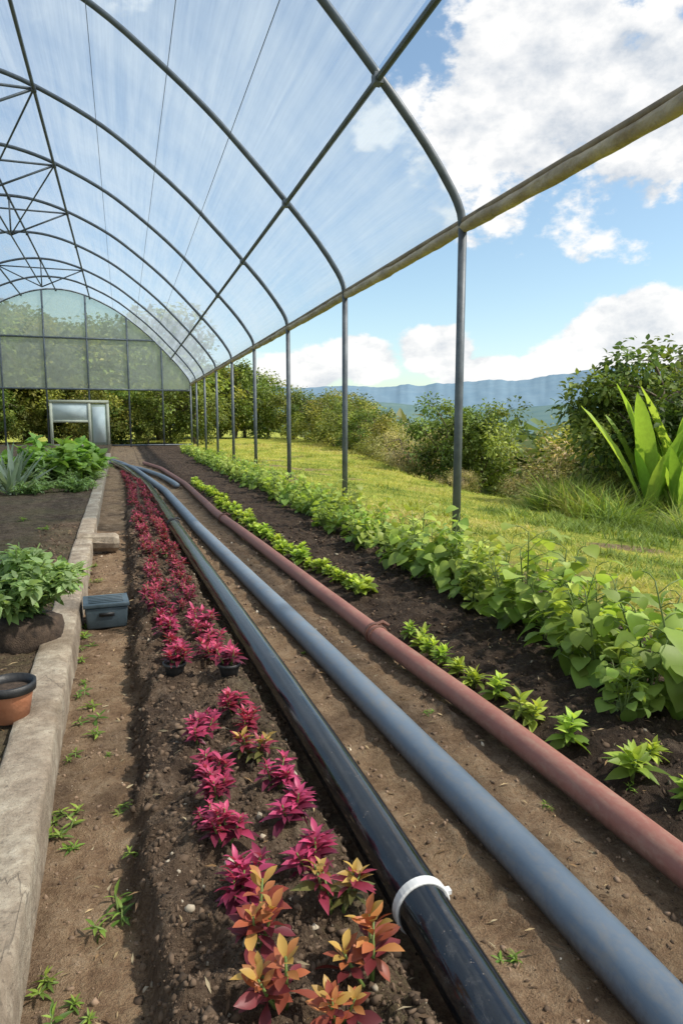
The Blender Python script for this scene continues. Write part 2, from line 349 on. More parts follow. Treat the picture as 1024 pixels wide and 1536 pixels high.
# dry litter: straw bits and dead leaf flakes lying on the soil
r=np.random.default_rng(77);mb=MB();n=2600
y=1.0+(r.random(n)**1.7)*8;x=r.uniform(-1.1,3.0,n)
k=(np.abs(x-BX(y))>.1)&(np.abs(x-GX(y))>.1)&(np.abs(x-RX(y))>.08)&((x>KX(y)+.04)|(x<KX(y)-.2));x=x[k];y=y[k];n=len(x)
cc=np.array([(.36,.27,.15),(.22,.14,.07),(.12,.08,.05),(.30,.25,.16)])[r.integers(0,4,n)]*r.uniform(.6,1.2,(n,1))
scatter(mb,leafbase(2,.09,'lance',.3,.2),rotm(r.uniform(0,6.28,n),r.normal(0,.12,n),r.normal(0,.4,n)),np.stack([x,y,height(x,y)+.006],-1),r.uniform(.01,.045,n)*(1+.08*y),cc)
ob('plant_litter',mb.mesh('plant_litter',[M_clod]),kind='stuff')
def rosette(seed,tiers,per,L,w,h,cols,shape='lance',el=(10,60),droop=.35,segs=4,mat=None,branches=1,spread=0):
    r=np.random.default_rng(seed); mb=MB()
    for b in range(branches):
        bx,by=(r.normal(0,spread,2) if branches>1 else (0,0)); hh=h*r.uniform(.65,1.2)
        top=np.array([bx,by,hh]); P=np.array([[bx*.2,by*.2,-.02],[bx*.7,by*.7,hh*.5],top])
        V,F=tube(P,[L*.06,L*.05,L*.03],6); mb.add(V,F,1,(.2,.1,.06))
        n=tiers*per; k=np.arange(n); az=k*2.39996+r.normal(0,.3,n)+b; tt=k/n
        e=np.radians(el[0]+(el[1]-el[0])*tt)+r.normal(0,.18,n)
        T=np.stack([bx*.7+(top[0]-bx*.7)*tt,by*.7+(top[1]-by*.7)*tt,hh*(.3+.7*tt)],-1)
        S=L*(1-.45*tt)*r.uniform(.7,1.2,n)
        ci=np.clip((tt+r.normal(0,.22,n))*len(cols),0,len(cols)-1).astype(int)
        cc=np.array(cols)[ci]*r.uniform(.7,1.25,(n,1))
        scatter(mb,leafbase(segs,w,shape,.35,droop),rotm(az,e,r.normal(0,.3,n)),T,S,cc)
    return mb.mesh('plant',[mat or M_leaf,M_stem],True)
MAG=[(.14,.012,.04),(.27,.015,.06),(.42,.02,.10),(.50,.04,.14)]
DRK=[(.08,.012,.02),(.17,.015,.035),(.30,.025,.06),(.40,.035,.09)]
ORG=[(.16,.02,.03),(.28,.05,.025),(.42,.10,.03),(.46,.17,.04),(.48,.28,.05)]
MIXC=[(.12,.12,.03),(.28,.02,.05),(.36,.04,.07),(.42,.28,.05)]
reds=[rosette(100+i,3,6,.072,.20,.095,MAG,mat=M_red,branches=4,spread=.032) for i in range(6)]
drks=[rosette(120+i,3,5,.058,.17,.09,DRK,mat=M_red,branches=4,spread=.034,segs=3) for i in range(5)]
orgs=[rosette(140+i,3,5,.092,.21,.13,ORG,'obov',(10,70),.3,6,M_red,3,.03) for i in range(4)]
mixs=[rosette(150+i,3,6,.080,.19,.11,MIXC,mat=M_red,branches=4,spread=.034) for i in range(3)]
def plant(name,me,x,y,s,label,cat,group,dz=0):
    return ob(name,me,label,cat,group,loc=(x,y,hz(x,y)+dz),rot=(random.uniform(-.12,.12),random.uniform(-.12,.12),random.uniform(0,6.28)),sc=s)
GR='red foliage seedlings planted along the soil bed'
L=[(.24,1.70,'r'),(.245,1.93,'r'),(.20,2.04,'s'),(.255,2.16,'r'),(.24,2.40,'r'),(.235,2.64,'r'),(.29,2.84,'s'),(.20,3.42,'p'),(.22,3.64,'r'),(.215,3.86,'r'),(.22,4.06,'r'),(.21,4.28,'r'),(.22,4.46,'r'),
   (.485,1.56,'m'),(.475,1.78,'r'),(.47,2.02,'r'),(.465,2.24,'r'),(.44,2.48,'m'),(.43,2.72,'r'),(.42,2.93,'r'),(.46,3.32,'p'),(.40,3.62,'r'),(.42,3.82,'r'),(.40,4.02,'r'),(.41,4.22,'r'),(.40,4.44,'r')]
OL=[(.265,1.53,.98),(.29,1.34,.95),(.50,1.35,.95),(.38,1.24,.7)]
for x,y,k in L:
    if k=='m': plant('variegated_seedling',random.choice(mixs),x,y,random.uniform(.9,1.05),'magenta and yellow-green leafed seedling in crumbly dark soil','seedling',GR)
    else: plant('red_seedling',random.choice(reds),x,y,random.uniform(.85,1.1)*(.6 if k=='s' else 1),'magenta-red leafed seedling in crumbly dark soil','seedling',GR,.045 if k=='p' else 0)
for x,y,s in OL: plant('orange_seedling',random.choice(orgs),x,y,s,'orange and red leafed young plant in dark soil','seedling',GR)
y=4.62
while y<20:
    for x0 in (.18,.38):
        x=x0+random.gauss(0,.022)-.02*(y>8)+ (BX(y)-.57)*.5*(y>9)
        if random.random()<.95: plant('red_seedling',random.choice(drks),x,y+random.gauss(0,.035),random.uniform(.9,1.4),'dark crimson leafed seedling in a dense row','seedling',GR)
    y+=.14+.003*y
# green seedlings
GRN=[(.15,.23,.02),(.25,.37,.03),(.38,.52,.05),(.48,.60,.07)]
grs=[rosette(200+i,3,6,.095,.2,.10,GRN,'lance',(5,70),.3,5,branches=2,spread=.02) for i in range(4)]
lets=[rosette(220+i,3,7,.09,.34,.08,GRN,'obov',(5,70),.35,4,branches=3,spread=.045) for i in range(4)]
for x,y,s in [(1.90,1.80,1.05),(1.79,2.0,1.3),(1.97,2.1,.8),(1.77,2.36,1.2),(1.72,2.6,1.15),(1.71,2.86,1.05),(1.70,3.06,1.),(1.69,3.24,.95),(1.70,3.42,.9),(1.69,3.56,.9),(1.70,3.72,1.),(2.02,1.72,1.1),(1.68,3.88,.85)]:
    plant('green_seedling',random.choice(grs),x,y,s,'bright green leafy seedling in dark soil','seedling','green seedlings in a row beside the red pipe')
y=4.95
while y<16:
    x=np.interp(y,[5,6.7,8.9,11.6,16],[1.74,1.62,1.56,1.54,1.48])+random.gauss(0,.025)
    plant('lettuce',random.choice(lets),float(x),y,random.uniform(.8,1.2),'yellow-green leafy lettuce in dark soil','lettuce','lettuces in a row beside the red pipe')
    y+=.21+random.uniform(0,.06)
WEED=[(.10,.19,.02),(.18,.30,.03),(.26,.40,.04)]
wds=[rosette(240+i,2,4,.06,.12,.025,WEED,'lance',(5,55),.3,4,branches=2+i%2,spread=.035) for i in range(6)]
for x,y,s in [(-.06,1.84,1.3),(-.22,3.26,1),(-.17,3.1,.9),(-.20,3.45,1),(-.25,2.50,1),(-.24,2.36,.9),(-.23,2.28,.8),(-.04,2.48,.7),(.93,1.42,.6),(-.01,2.11,.6),(-.30,4.62,1),(-.28,4.4,.9),(-.27,3.8,.7),(-.24,1.7,.7),(-.22,1.5,.9),(-.18,1.62,.6),(-.23,1.42,.9),(-.25,2.9,.7),(-.3,4.9,.9),(-.32,5.6,1),(1.25,2.2,.4),(1.42,2.0,.4),(-.13,1.56,.5),(-.25,3.6,.8),(-.28,4.2,.8),(-.12,2.9,.4),(1.36,2.9,.5),(1.0,3.9,.5),(1.75,1.95,.5),(-.3,6.3,.9),(-.31,7.0,.8)]:
    plant('weed',random.choice(wds),x,y,s,'small green weed sprouting on the bare soil path','weed','weeds on the soil path')
# bean plants
def bean(seed):
    r=np.random.default_rng(seed); st=MB(); lf=MB(); hb=leafbase(6,.52,'heart',.18,.35,.010)
    tone=r.uniform(0,1)
    for b in range(3):
        a=r.uniform(0,6.28); H=r.uniform(.28,.58); lean=r.uniform(.03,.17)
        P=np.array([[0,0,-.02],[math.cos(a)*lean*.5,math.sin(a)*lean*.5,H*.5],[math.cos(a)*lean,math.sin(a)*lean,H]])
        P=smoothpath(P,.05); V,F=tube(P,np.linspace(.007,.003,len(P)),6); st.add(V,F,0)
        n=14; T=[];az=[];el=[];S=[];hh=[]
        for i in range(n):
            t=.15+.85*i/n; p=P[min(len(P)-1,int(t*len(P)))]; z=r.uniform(0,6.28); pl=r.uniform(.05,.17)*(1.2-.6*t)
            q=p+np.array([math.sin(z)*pl,math.cos(z)*pl,pl*.5]); V,F=tube(np.array([p,(p+q)/2+[0,0,.01],q]),.0022,5); st.add(V,F,0)
            T.append(q);az.append(z+r.normal(0,.5));el.append(r.normal(-.2,.4));S.append(r.uniform(.055,.155)*(1.15-.45*t));hh.append(t)
        hh=np.array(hh)[:,None]
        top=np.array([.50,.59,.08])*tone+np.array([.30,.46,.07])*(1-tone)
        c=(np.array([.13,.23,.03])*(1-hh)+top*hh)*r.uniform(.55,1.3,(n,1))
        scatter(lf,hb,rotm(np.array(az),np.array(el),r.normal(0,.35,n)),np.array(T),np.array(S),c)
    return st.mesh('bean_stem',[M_stem],True),lf.mesh('bean_leaves',[M_leaf],True)
beans=[bean(300+i) for i in range(10)]
y=2.35
while y<34:
    x=float(np.interp(y,[2.3,3.2,5,9.1,14.2,21,34],[2.50,2.50,2.56,2.66,2.70,2.68,2.68]))
    for k in ((-.13,.14) if y<24 else (0,)):
        st,lf=random.choice(beans); s=random.uniform(.7,1.18)*float(np.interp(y,[3,5,8,20],[1.06,.95,.82,.8]))
        xx=x+k+random.gauss(0,.06);yy=y+random.gauss(0,.07)
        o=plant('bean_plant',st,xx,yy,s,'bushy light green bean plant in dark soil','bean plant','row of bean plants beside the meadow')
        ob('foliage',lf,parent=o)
    y+=.235 if y<10 else .33
o=plant('bean_plant',beans[1][0],2.10,2.42,.6,'small bean plant drooping at the row end','bean plant','row of bean plants beside the meadow');ob('foliage',beans[1][1],parent=o)
# ---------------------------------------------------------------- kerb
def kerb():
    yy=np.concatenate([np.arange(-1,9,.025),np.arange(9,30,.2)]); V=[];n=len(yy)
    pr=[(.006,-.05),(.008,.05),(.006,.11),(.004,.155),(.001,.170),(-.008,.177),(-.05,.18),(-.10,.181),(-.15,.18),(-.166,.177),(-.172,.165),(-.174,0)]
    k=len(pr)
    A,J=np.meshgrid(yy,np.arange(k),indexing='ij')
    n1=fbm(A,J*.12,.5,2,4); n2=fbm(A,J*.25,.09,7,3); chip=ss(.12,.2,fbm(A,J*0,.2,31,3))
    for i,y in enumerate(yy):
        for j,(a,b) in enumerate(pr):
            ch=chip[i,j]*(j in(3,4,5))
            V.append((KX(y)+a+n1[i,j]*.022+n2[i,j]*.010-ch*.016,y,b+n1[i,j]*.008+n2[i,j]*.008-ch*.018))
    F=[[i*k+j,(i+1)*k+j,(i+1)*k+j+1,i*k+j+1] for i in range(n-1) for j in range(k-1)]
    return mesh('kerb',V,np.array(F),None,None,False,[M_conc])
ob('concrete_kerb',kerb(),'weathered beige concrete kerb edging the garden bed','kerb')
mb=MB(); V,F=tube(np.array([[-.52,7.76,.14],[-.50,7.76,.14],[-.14,7.72,.125],[-.09,7.72,.12]]),[.085,.10,.105,.085],9)
V+=np.stack([fbm(V[:,1]*3,V[:,2]*3,.2,i)*.05 for i in (1,2,3)],-1); mb.add(V,F)
ob('stone_block',mb.mesh('stub',[M_conc],False),'short weathered stone block resting across the kerb edge','stone block')
# ---------------------------------------------------------------- pipes
def pipe(fx,y0,y1,r,name,mat,label,zoff=0,wob=.006,seed=0,radf=None):
    yy=np.arange(y0,y1,.06); P=np.stack([fx(yy),yy,np.zeros_like(yy)],-1)
    k=np.ones(17)/17; P[:,0]=np.convolve(np.pad(P[:,0],8,'edge'),k,'valid')
    P[:,0]+=wob*2*fbm(yy,yy*0,1.4,seed); P[:,2]=r*.9+zoff+.012*fbm(yy,yy*0,2.,seed+3)
    rr=np.full(len(yy),r) if radf is None else radf(yy)
    V,F=tube(P,rr,32); mb=MB();mb.add(V,F);return ob(name,mb.mesh(name,[mat],True),label,'pipe'),P
def brad(y): return np.where(y<1.52,.070,.075)
pb,PB=pipe(BX,-.6,29,.075,'black_pipe',M_pblack,'long glossy black irrigation pipe with scuffed surface on soil',.03,seed=1,radf=brad)
pg,PG=pipe(GX,-.6,29,.069,'grey_pipe',M_pgrey,'long matte blue-grey pipe lying on brown soil',seed=5)
pr,PR=pipe(RX,-.6,24,.057,'red_pipe',M_pred,'long dull red plastic pipe on soil with clamps',.02,seed=9)
EX=lambda y: np.interp(y,[14.5,16,18,20.5,22.5,24.5,28],[1.08,1.0,.85,.5,.05,-.5,-1.6])
pipe(EX,15,27,.06,'grey_pipe',M_pgrey,'grey pipe curving across the far soil',.02,seed=12)
def ring(P,y,r0,r1,w,tilt=0):
    i=np.argmin(abs(P[:,1]-y)); c=P[i]; d=P[i+1]-P[i-1]; d/=np.linalg.norm(d); d=d+np.array([0,0,tilt]);d/=np.linalg.norm(d)
    V,F=tube(np.array([c-d*w/2,c-d*w*.38,c+d*w*.38,c+d*w/2]),[r1-.004,r1,r1,r1-.004],36,True);return V,F,c
mb=MB();V,F,c=ring(PB,1.54,.08,.0805,.032);mb.add(V,F)
V,F=box(c[0]+.068,c[0]+.086,c[1]-.010,c[1]+.010,c[2]+.022,c[2]+.034);mb.add(V,F)
ob('collar',mb.mesh('collar',[M_white],False),parent=pb)
for P,y,par in ((PR,3.95,pr),(PR,9.6,pr),(PB,9.0,pb)):
    mb=MB();rr=.057 if par is pr else .075
    V,F,c=ring(P,y,rr,rr+.012,.03);mb.add(V,F);V,F,c=ring(P,y-.07,rr,rr+.009,.02);mb.add(V,F)
    V,F=tube(np.array([c+[0.0,.05,rr],c+[.05,.06,rr+.012],c+[.09,.04,rr-.01]]),[.012,.014,.009],8);mb.add(V,F)
    ob('clamp',mb.mesh('clamp',[M_clamp if par is pr else M_blackp],False),parent=par)
# ---------------------------------------------------------------- left items
def lathe(prof,n=28):
    V=[];k=len(prof)
    for r,z in prof:
        for j in range(n): V.append((r*math.cos(j/n*6.28318),r*math.sin(j/n*6.28318),z))
    F=[[i*n+j,i*n+(j+1)%n,(i+1)*n+(j+1)%n,(i+1)*n+j] for i in range(k-1) for j in range(n)]
    return np.array(V),np.array(F)
M_dirt=simple('potting_soil',(.02,.013,.009),(.09,.06,.04),30,.95,.9)
def pot(name,x,y,z,r,h,mat,rimmat,label):
    mb=MB();V,F=lathe([(.001,0),(r*.72,0),(r*.95,h*.8)]);mb.add(V,F)
    o=ob(name,mb.mesh(name,[mat],True),label,'plant pot',loc=(x,y,z))
    mb=MB();V,F=lathe([(r*.94,h*.76),(r*1.06,h*.78),(r*1.08,h),(r*.98,h*1.01),(r*.9,h*.82),(r*.9,h*.7)]);mb.add(V,F);ob('rim',mb.mesh('rim',[rimmat],True),parent=o)
    mb=MB();V,F=lathe([(r*.91,h*.78),(r*.5,h*.82),(.001,h*.8)]);mb.add(V,F);ob('soil_fill',mb.mesh('soil',[M_dirt],True),parent=o);return o
pot('terracotta_pot',-.50,3.04,.165,.10,.16,M_terra,M_blackp,'round terracotta pot with black rim beside the kerb')
for x,y in ((.20,3.42),(.46,3.32)): pot('seedling_pot',x,y,hz(x,y)-.01,.055,.075,M_blackp,M_blackp,'small black plastic seedling pot pressed into the soil')
mb=MB()
V,F=box(-.13,.13,-.12,.12,0,.15);V[4:,:2]*=1.08;mb.add(V,F)
cr=ob('storage_crate',mb.mesh('crate',[M_crate],False),'dark blue-grey lidded plastic crate on the soil path','crate',loc=(-.165,4.95,.0),rot=(0,0,.06));bev(cr,.012)
mb=MB();V,F=box(-.15,.15,-.14,.14,.152,.178);mb.add(V,F)
for i in range(-2,3):
    V,F=box(-.115,.115,i*.045-.008,i*.045+.008,.179,.186);mb.add(V,F)
lid=ob('lid',mb.mesh('lid',[M_crate],False),parent=cr);bev(lid,.006)
for s in (-1,1):
    mb=MB();V,F=box(-.05,.05,-.137 if s<0 else .131,-.131 if s<0 else .137,.09,.115);mb.add(V,F)
    ob('handle',mb.mesh('handle',[M_blackp],False),parent=cr)
# leafy bed plants
SAGE=[(.09,.17,.045),(.15,.25,.07),(.22,.34,.10),(.30,.42,.16)]
def bush(seed,n,R,H,L,w,cols,shape='lance'):
    r=np.random.default_rng(seed); st=MB();lf=MB();K=26
    for k in range(K):
        a=r.uniform(0,6.28);q=math.sqrt(r.random())*R; end=np.array([math.cos(a)*q,math.sin(a)*q,H*(1-.5*(q/R)**2)*r.uniform(.7,1.05)])
        P=smoothpath(np.array([[0,0,0],end*[.4,.4,.65],end]),.06); V,F=tube(P,np.linspace(.008,.003,len(P)),5);st.add(V,F)
        m_=n//K; t=r.uniform(.3,1,m_); T=P[(t*(len(P)-1)).astype(int)]+r.normal(0,.015,(m_,3))
        c=np.array(cols)[np.clip((t*len(cols)+r.normal(0,.5,m_)).astype(int),0,len(cols)-1)]*r.uniform(.7,1.3,(m_,1))
        scatter(lf,leafbase(4,w,shape,.3,.35,.02),rotm(r.uniform(0,6.28,m_),r.normal(.25,.45,m_),r.normal(0,.3,m_)),T,r.uniform(.6,1.2,m_)*L,c)
    return st.mesh('stems',[M_stem],True),lf.mesh('leaves',[M_leaf],True)
def bushob(name,b,x,y,z,s,label,cat,group=None):
    o=ob(name,b[0],label,cat,group,loc=(x,y,z),rot=(0,0,random.uniform(0,6)),sc=s);ob('foliage',b[1],parent=o);return o
b1=bush(400,3200,.31,.38,.055,.28,SAGE);b2=bush(401,600,.6,.85,.22,.36,[(.06,.13,.02),(.11,.21,.03),(.17,.31,.045),(.26,.42,.07)],'heart');b3=bush(402,900,.5,.4,.09,.15,SAGE)
tp=bushob('tomato_plant',b1,-.60,4.2,.27,1.4,'bushy grey-green leafed plant on a dark soil root ball','garden plant')
mb=MB();V,F=lathe([(.13,-.12),(.155,-.08),(.165,-.03),(.145,.01),(.10,.025),(.05,.03),(.001,.03)],40)
V*=(1+.3*fbm(V[:,0]+V[:,2]*2,V[:,1]+V[:,2],.06,3,3))[:,None];mb.add(V,F);ob('root_ball',mb.mesh('root_ball',[M_dirt],False),parent=tp)
for x,y,s in [(-1.05,14.6,1.15),(-1.9,16.2,1.2),(-.95,17.5,1.1)]: bushob('squash_plant',b2,x,y,.12,s,'broad-leafed green squash plant in the raised bed','squash plant','leafy plants in the raised bed')
for x,y,s in [(-.85,13.4,1),(-1.6,13.2,.9),(-2.4,14.9,1.1),(-.8,15.9,1.),(-3,14.,1.1),(-.75,19.,1),(-1.5,14.4,1.6),(-2.6,16.4,1.8)]: bushob('herb_bush',b3,x,y,.1,s,'low grey-green herb bush on the bed edge','herb bush','leafy plants in the raised bed')
for x,y,s in [(-.9,8.6,1),(-.62,5.0,.8),(-1.3,9.5,1.2),(-.8,6.4,.8),(-1.1,7.2,.8)]: plant('weed',random.choice(wds),x,y,s*1.3,'small green weed on the raised bed soil','weed','weeds on the soil path')
def blades(seed,n,L,w,cols,e0=.7,mat=None,droop=.35,shape='lance',fold=.35):
    r=np.random.default_rng(seed);mb=MB()
    k=np.arange(n);az=k*2.4+r.normal(0,.2,n);el=np.linspace(e0,1.5,n)+r.normal(0,.06,n)
    c=np.array(cols)[r.integers(0,len(cols),n)]*r.uniform(.8,1.2,(n,1))
    scatter(mb,leafbase(12,w,shape,fold,droop,.003),rotm(az,el,r.normal(0,.25,n)),r.normal(0,.06,(n,3))*[1,1,0],L*r.uniform(.55,1.1,n),c)
    return mb.mesh('blades',[mat or M_leaf],True)
ag=blades(500,30,.95,.05,[(.18,.24,.16),(.26,.32,.24)],.4,droop=.1)
for x,y in ((-2.05,14.0),(-2.6,14.3),(-1.9,13.3)): ob('agave_plant',ag,'spiky grey-green agave plant in the raised bed','agave',"spiky agave plants",loc=(x,y,.1),rot=(0,0,random.random()*6))
bn=[blades(501+i,12,3.0,.075,[(.20,.38,.035),(.30,.48,.05),(.38,.54,.07)],1.22,droop=.16,shape='strap',fold=.35) for i in range(2)]
for i,(x,y,s) in enumerate(((11.0,12.2,1.),(11.7,12.2,1.05),(11.4,11.8,.85))): ob('banana_plant',bn[i%2],'tall bright green broad-bladed banana-like plant at meadow edge','banana plant','broad-bladed plants at the meadow edge',loc=(x,y,hz(x,y)),rot=(0,0,1.1+i*2.2),sc=s)
# ---------------------------------------------------------------- trees
def tree(seed,H,R,Hc,K,Mn,leaf,cols,lshape='lance',lw=.3,segs=2):
    r=np.random.default_rng(seed);tr=MB();cw=MB()
    rz=(H-Hc)
    cs=[]
    for k in range(K):
        d=r.normal(size=3);d/=np.linalg.norm(d); q=r.uniform(.45,1)**.6
        cs.append(np.array([d[0]*R*q,d[1]*R*q,Hc+d[2]*(rz if d[2]>0 else Hc*.85)*q])+r.normal(0,.09*R,3))
    tp=np.array([[0,0,-.3],[r.normal(0,.05*H),r.normal(0,.03*H),Hc*.5],[0,0,Hc*1.1],[r.normal(0,.1),0,Hc+rz*.5]])
    P=smoothpath(tp,.4);V,F=tube(P,np.linspace(H*.028,H*.01,len(P)),8);tr.add(V,F)
    for c in cs[:22]:
        b=P[r.integers(len(P)//4,len(P))];Q=smoothpath(np.array([b,(b+c)/2+[0,0,.08*H*r.random()],c]),.5);V,F=tube(Q,np.linspace(H*.010,H*.003,len(Q)),5);tr.add(V,F)
    base=leafbase(segs,lw,lshape,.3,.3)
    for c in cs:
        rc=R*r.uniform(.18,.40);n=Mn
        d=r.normal(size=(n,3));d/=np.linalg.norm(d,axis=1)[:,None];rad=rc*r.random(n)**.5
        T=c+d*rad[:,None]*[1,1,.75]
        az=np.arctan2(d[:,0],d[:,1])+r.normal(0,.7,n);el=d[:,2]*.7+r.normal(-.1,.45,n)
        cb=np.array(cols)[r.integers(len(cols))]*r.uniform(.65,1.35)
        cc=cb*r.uniform(.6,1.4,(n,1))
        scatter(cw,base,rotm(az,el,r.normal(0,.5,n)),T,leaf*r.uniform(.6,1.3,n),cc)
    return tr.mesh('trunk',[M_bark],True),cw.mesh('crown',[M_tree]),H
DG=[(.09,.14,.02),(.13,.19,.03),(.19,.25,.04),(.26,.31,.05)]
DK=[(.07,.11,.02),(.10,.15,.028),(.15,.20,.035),(.21,.26,.05)]
OLV=[(.19,.22,.035),(.28,.30,.05),(.34,.34,.07),(.22,.27,.05)]
GOLD=[(.46,.38,.18),(.52,.42,.24),(.38,.34,.14),(.28,.28,.08)]
YEL=[(.36,.37,.05),(.42,.40,.06),(.30,.33,.05)]
big=[tree(600+i,9,4,5,60,110,.38,DG if i<2 else OLV) for i in range(3)]
shr=[tree(610+i,3.8,2,1.9,50,120,.17,DG) for i in range(3)]
sol=[tree(620+i,3.2,2,1.5,46,120,.15,OLV) for i in range(2)]
sgo=[tree(630+i,2.4,1.8,1.1,40,120,.13,GOLD,lw=.16) for i in range(2)]
syl=[tree(635,3.4,1.5,2.3,36,110,.14,YEL)]
rt=tree(640,4.7,2.2,2.7,75,140,.2,DK,lw=.28,segs=3)
def treeob(t,x,y,s,label,cat='tree',group='trees beyond the meadow',name='tree',top=None,wd=1.):
    z=hz(x,y)
    if top is not None: s=max(.3,(top-z)/t[2])
    o=ob(name,t[0],label,cat,group,loc=(x,y,z),rot=(0,0,random.random()*6.28),sc=(s*wd,s*wd,s))
    ob('crown',t[1],parent=o);return o
treeob(rt,12.5,13.6,1.0,'leafy dark green tree at the meadow edge',group=None,top=3.15)
treeob(rt,15.0,14.5,1.05,'leafy dark green tree at the meadow edge',group=None,top=3.4)
# behind the end wall
r=random.Random(5)
for i in range(16):
    x=-17+i*1.75; treeob(big[i%3],x+r.uniform(-.5,.5),52+r.uniform(-3,5)+(6 if x>6 else 0),1,'tall dense green tree behind the greenhouse',top=(r.uniform(8.0,10.5) if x<3 else r.uniform(5.6,7.0)),wd=1.1)
for i in range(12):
    x=-12+i*1.5; treeob((shr+sol)[(i*2)%5],x,46.5+r.uniform(-1,1.5),r.uniform(.7,1.2),'dense green shrub behind the greenhouse','shrub','shrubs behind the greenhouse','shrub')
# hedge line along meadow: (x,y,top height,kind)
ST=[shr,sol,sgo,syl]
for x,y,tp,k in [(10.5,62,6.0,0),(13,64,5.3,1),(13.8,57,4.5,0),(14.4,51,4.1,0),(14.0,46,3.2,1),(13.6,41.5,3.1,0),(12.9,37.5,2.4,1),(12.5,33.8,2.4,0),(15,40,2.2,2),(16,48,3.,1),(12.0,30.8,1.5,1),(11.6,34.5,.9,2)]:
    treeob(ST[k][int(y)%len(ST[k])],x,y,1,['dark green shrubby tree along the meadow','olive green shrubby tree along the meadow','dry golden shrub along the meadow'][k],'tree',top=tp,wd=1.1)
LB=['rounded dark green shrub tree at the meadow edge','olive green shrub at the meadow edge','dry golden shrub at the meadow edge','yellow-green small tree at the meadow edge']
for x,y,tp,k,wd in [(12.0,23.9,2.4,0,.9),(12.9,23.4,2.2,0,.85),(11.6,27.8,1.2,2,1.2),(10.6,24.8,.6,2,1.1),(11.2,22.0,-.2,2,1.1),(12.3,26.5,1.1,2,1.2),
    (12.9,20.2,-.4,2,1.1),(12.3,17.7,-.4,2,1),(13.4,18.6,0,2,1.1),(13.6,17.0,.2,1,1.),(14.8,18.8,.9,2,1.2),(14.6,17.0,.8,1,1.1),(15.6,17.8,1.2,1,1.1),(13.2,15.9,.2,0,1.2),(16.2,20.8,2.1,3,.9),(17.4,19.9,1.3,1,1.2),
    (10.6,20.2,-.4,2,1),(12.4,16.4,-.3,2,1),(14.1,15.6,.6,0,1.2),(11.6,15.3,-.3,1,1),(11.4,14.0,-.2,1,.9)]:
    treeob(ST[k][int(y)%len(ST[k])],x,y,1,LB[k],'shrub','shrubs along the meadow edge','shrub',top=tp,wd=wd)
# distant woodland
def wood():
    r=np.random.default_rng(9);mb=MB();base=leafbase(1,.5,'x',.3,.2)
    n=1900; ang=np.radians(r.uniform(5,60,n)); dist=40+ (r.random(n)**1.6)*900
    x=np.sin(ang)*dist;y=np.cos(ang)*dist; k=(x-XE(y))>9; x=x[k];y=y[k];n=len(x);z=height(x,y,False)
    per=120; dd=np.hypot(x,y)
    S=r.uniform(2.0,3.8,n)*(1+dd/500)
    d=r.normal(size=(n,per,3));d/=np.linalg.norm(d,axis=2)[...,None];d[...,2]=np.abs(d[...,2])
    T=np.stack([x,y,z+S*.3],-1)[:,None]+d*S[:,None,None]*(r.random((n,per,1))**.3)*(1+.35*np.sin(d[...,:1]*5+d[...,1:2]*4))
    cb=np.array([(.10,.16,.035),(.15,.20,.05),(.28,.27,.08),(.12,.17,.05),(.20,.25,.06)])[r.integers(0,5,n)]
    hz_=np.clip(dd/900,0,.8)[:,None]; cb=cb*(1-hz_)+np.array([.19,.29,.34])*hz_  # aerial haze painted into the leaf colour, bluer with distance
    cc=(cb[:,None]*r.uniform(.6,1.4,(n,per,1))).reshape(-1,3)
    m=n*per; T=T.reshape(-1,3);d=d.reshape(-1,3)
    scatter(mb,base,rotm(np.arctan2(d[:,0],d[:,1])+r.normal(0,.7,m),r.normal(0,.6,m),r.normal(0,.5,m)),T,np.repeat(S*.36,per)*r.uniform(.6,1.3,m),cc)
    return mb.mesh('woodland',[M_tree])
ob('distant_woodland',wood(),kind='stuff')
# mountains
def ridge(name,d0,d1,prof,c1,c2,seed,base=-40,rel=.12):
    az=np.radians(np.linspace(-30,85,700)); tt=np.linspace(0,1,60); A,T=np.meshgrid(az,tt)
    D=d0+(d1-d0)*T; h=np.interp(np.degrees(A),prof[0],prof[1])*d1
    n=fbm(A*30,A*0,1.2,seed,5)*.25; sh=ss(0,1,T)**1.1
    zz=base+(h*(1+n)-base)*sh+fbm(A*40+T*2,T*5,1.6,seed+2,3)*h*rel*np.sin(np.pi*np.clip(T,0,1))
    V=np.stack([np.sin(A)*D,np.cos(A)*D,zz],-1).reshape(-1,3); i=np.arange(A.size).reshape(A.shape)
    F=np.stack([i[:-1,:-1],i[:-1,1:],i[1:,1:],i[1:,:-1]],-1).reshape(-1,4)
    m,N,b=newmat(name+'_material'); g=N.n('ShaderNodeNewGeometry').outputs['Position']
    N.t.links.new(N.ramp(N.noise(g,.012,6,.6),[(.35,c1),(.65,c2)]),b.inputs['Base Color']);b.inputs['Roughness'].default_value=1;b.inputs['Specular IOR Level'].default_value=0  # ridge base colours have the bluish aerial haze painted in
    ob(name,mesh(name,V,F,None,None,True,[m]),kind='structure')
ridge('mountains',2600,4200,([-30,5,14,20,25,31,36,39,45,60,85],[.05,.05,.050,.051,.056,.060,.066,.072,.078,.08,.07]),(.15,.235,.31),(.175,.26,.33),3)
ridge('hills',1100,1900,([-30,5,14,18,22,26,31,36,45,60,85],[.02,.03,.035,.034,.030,.024,.02,.028,.04,.05,.04]),(.10,.17,.18),(.14,.21,.20),8)
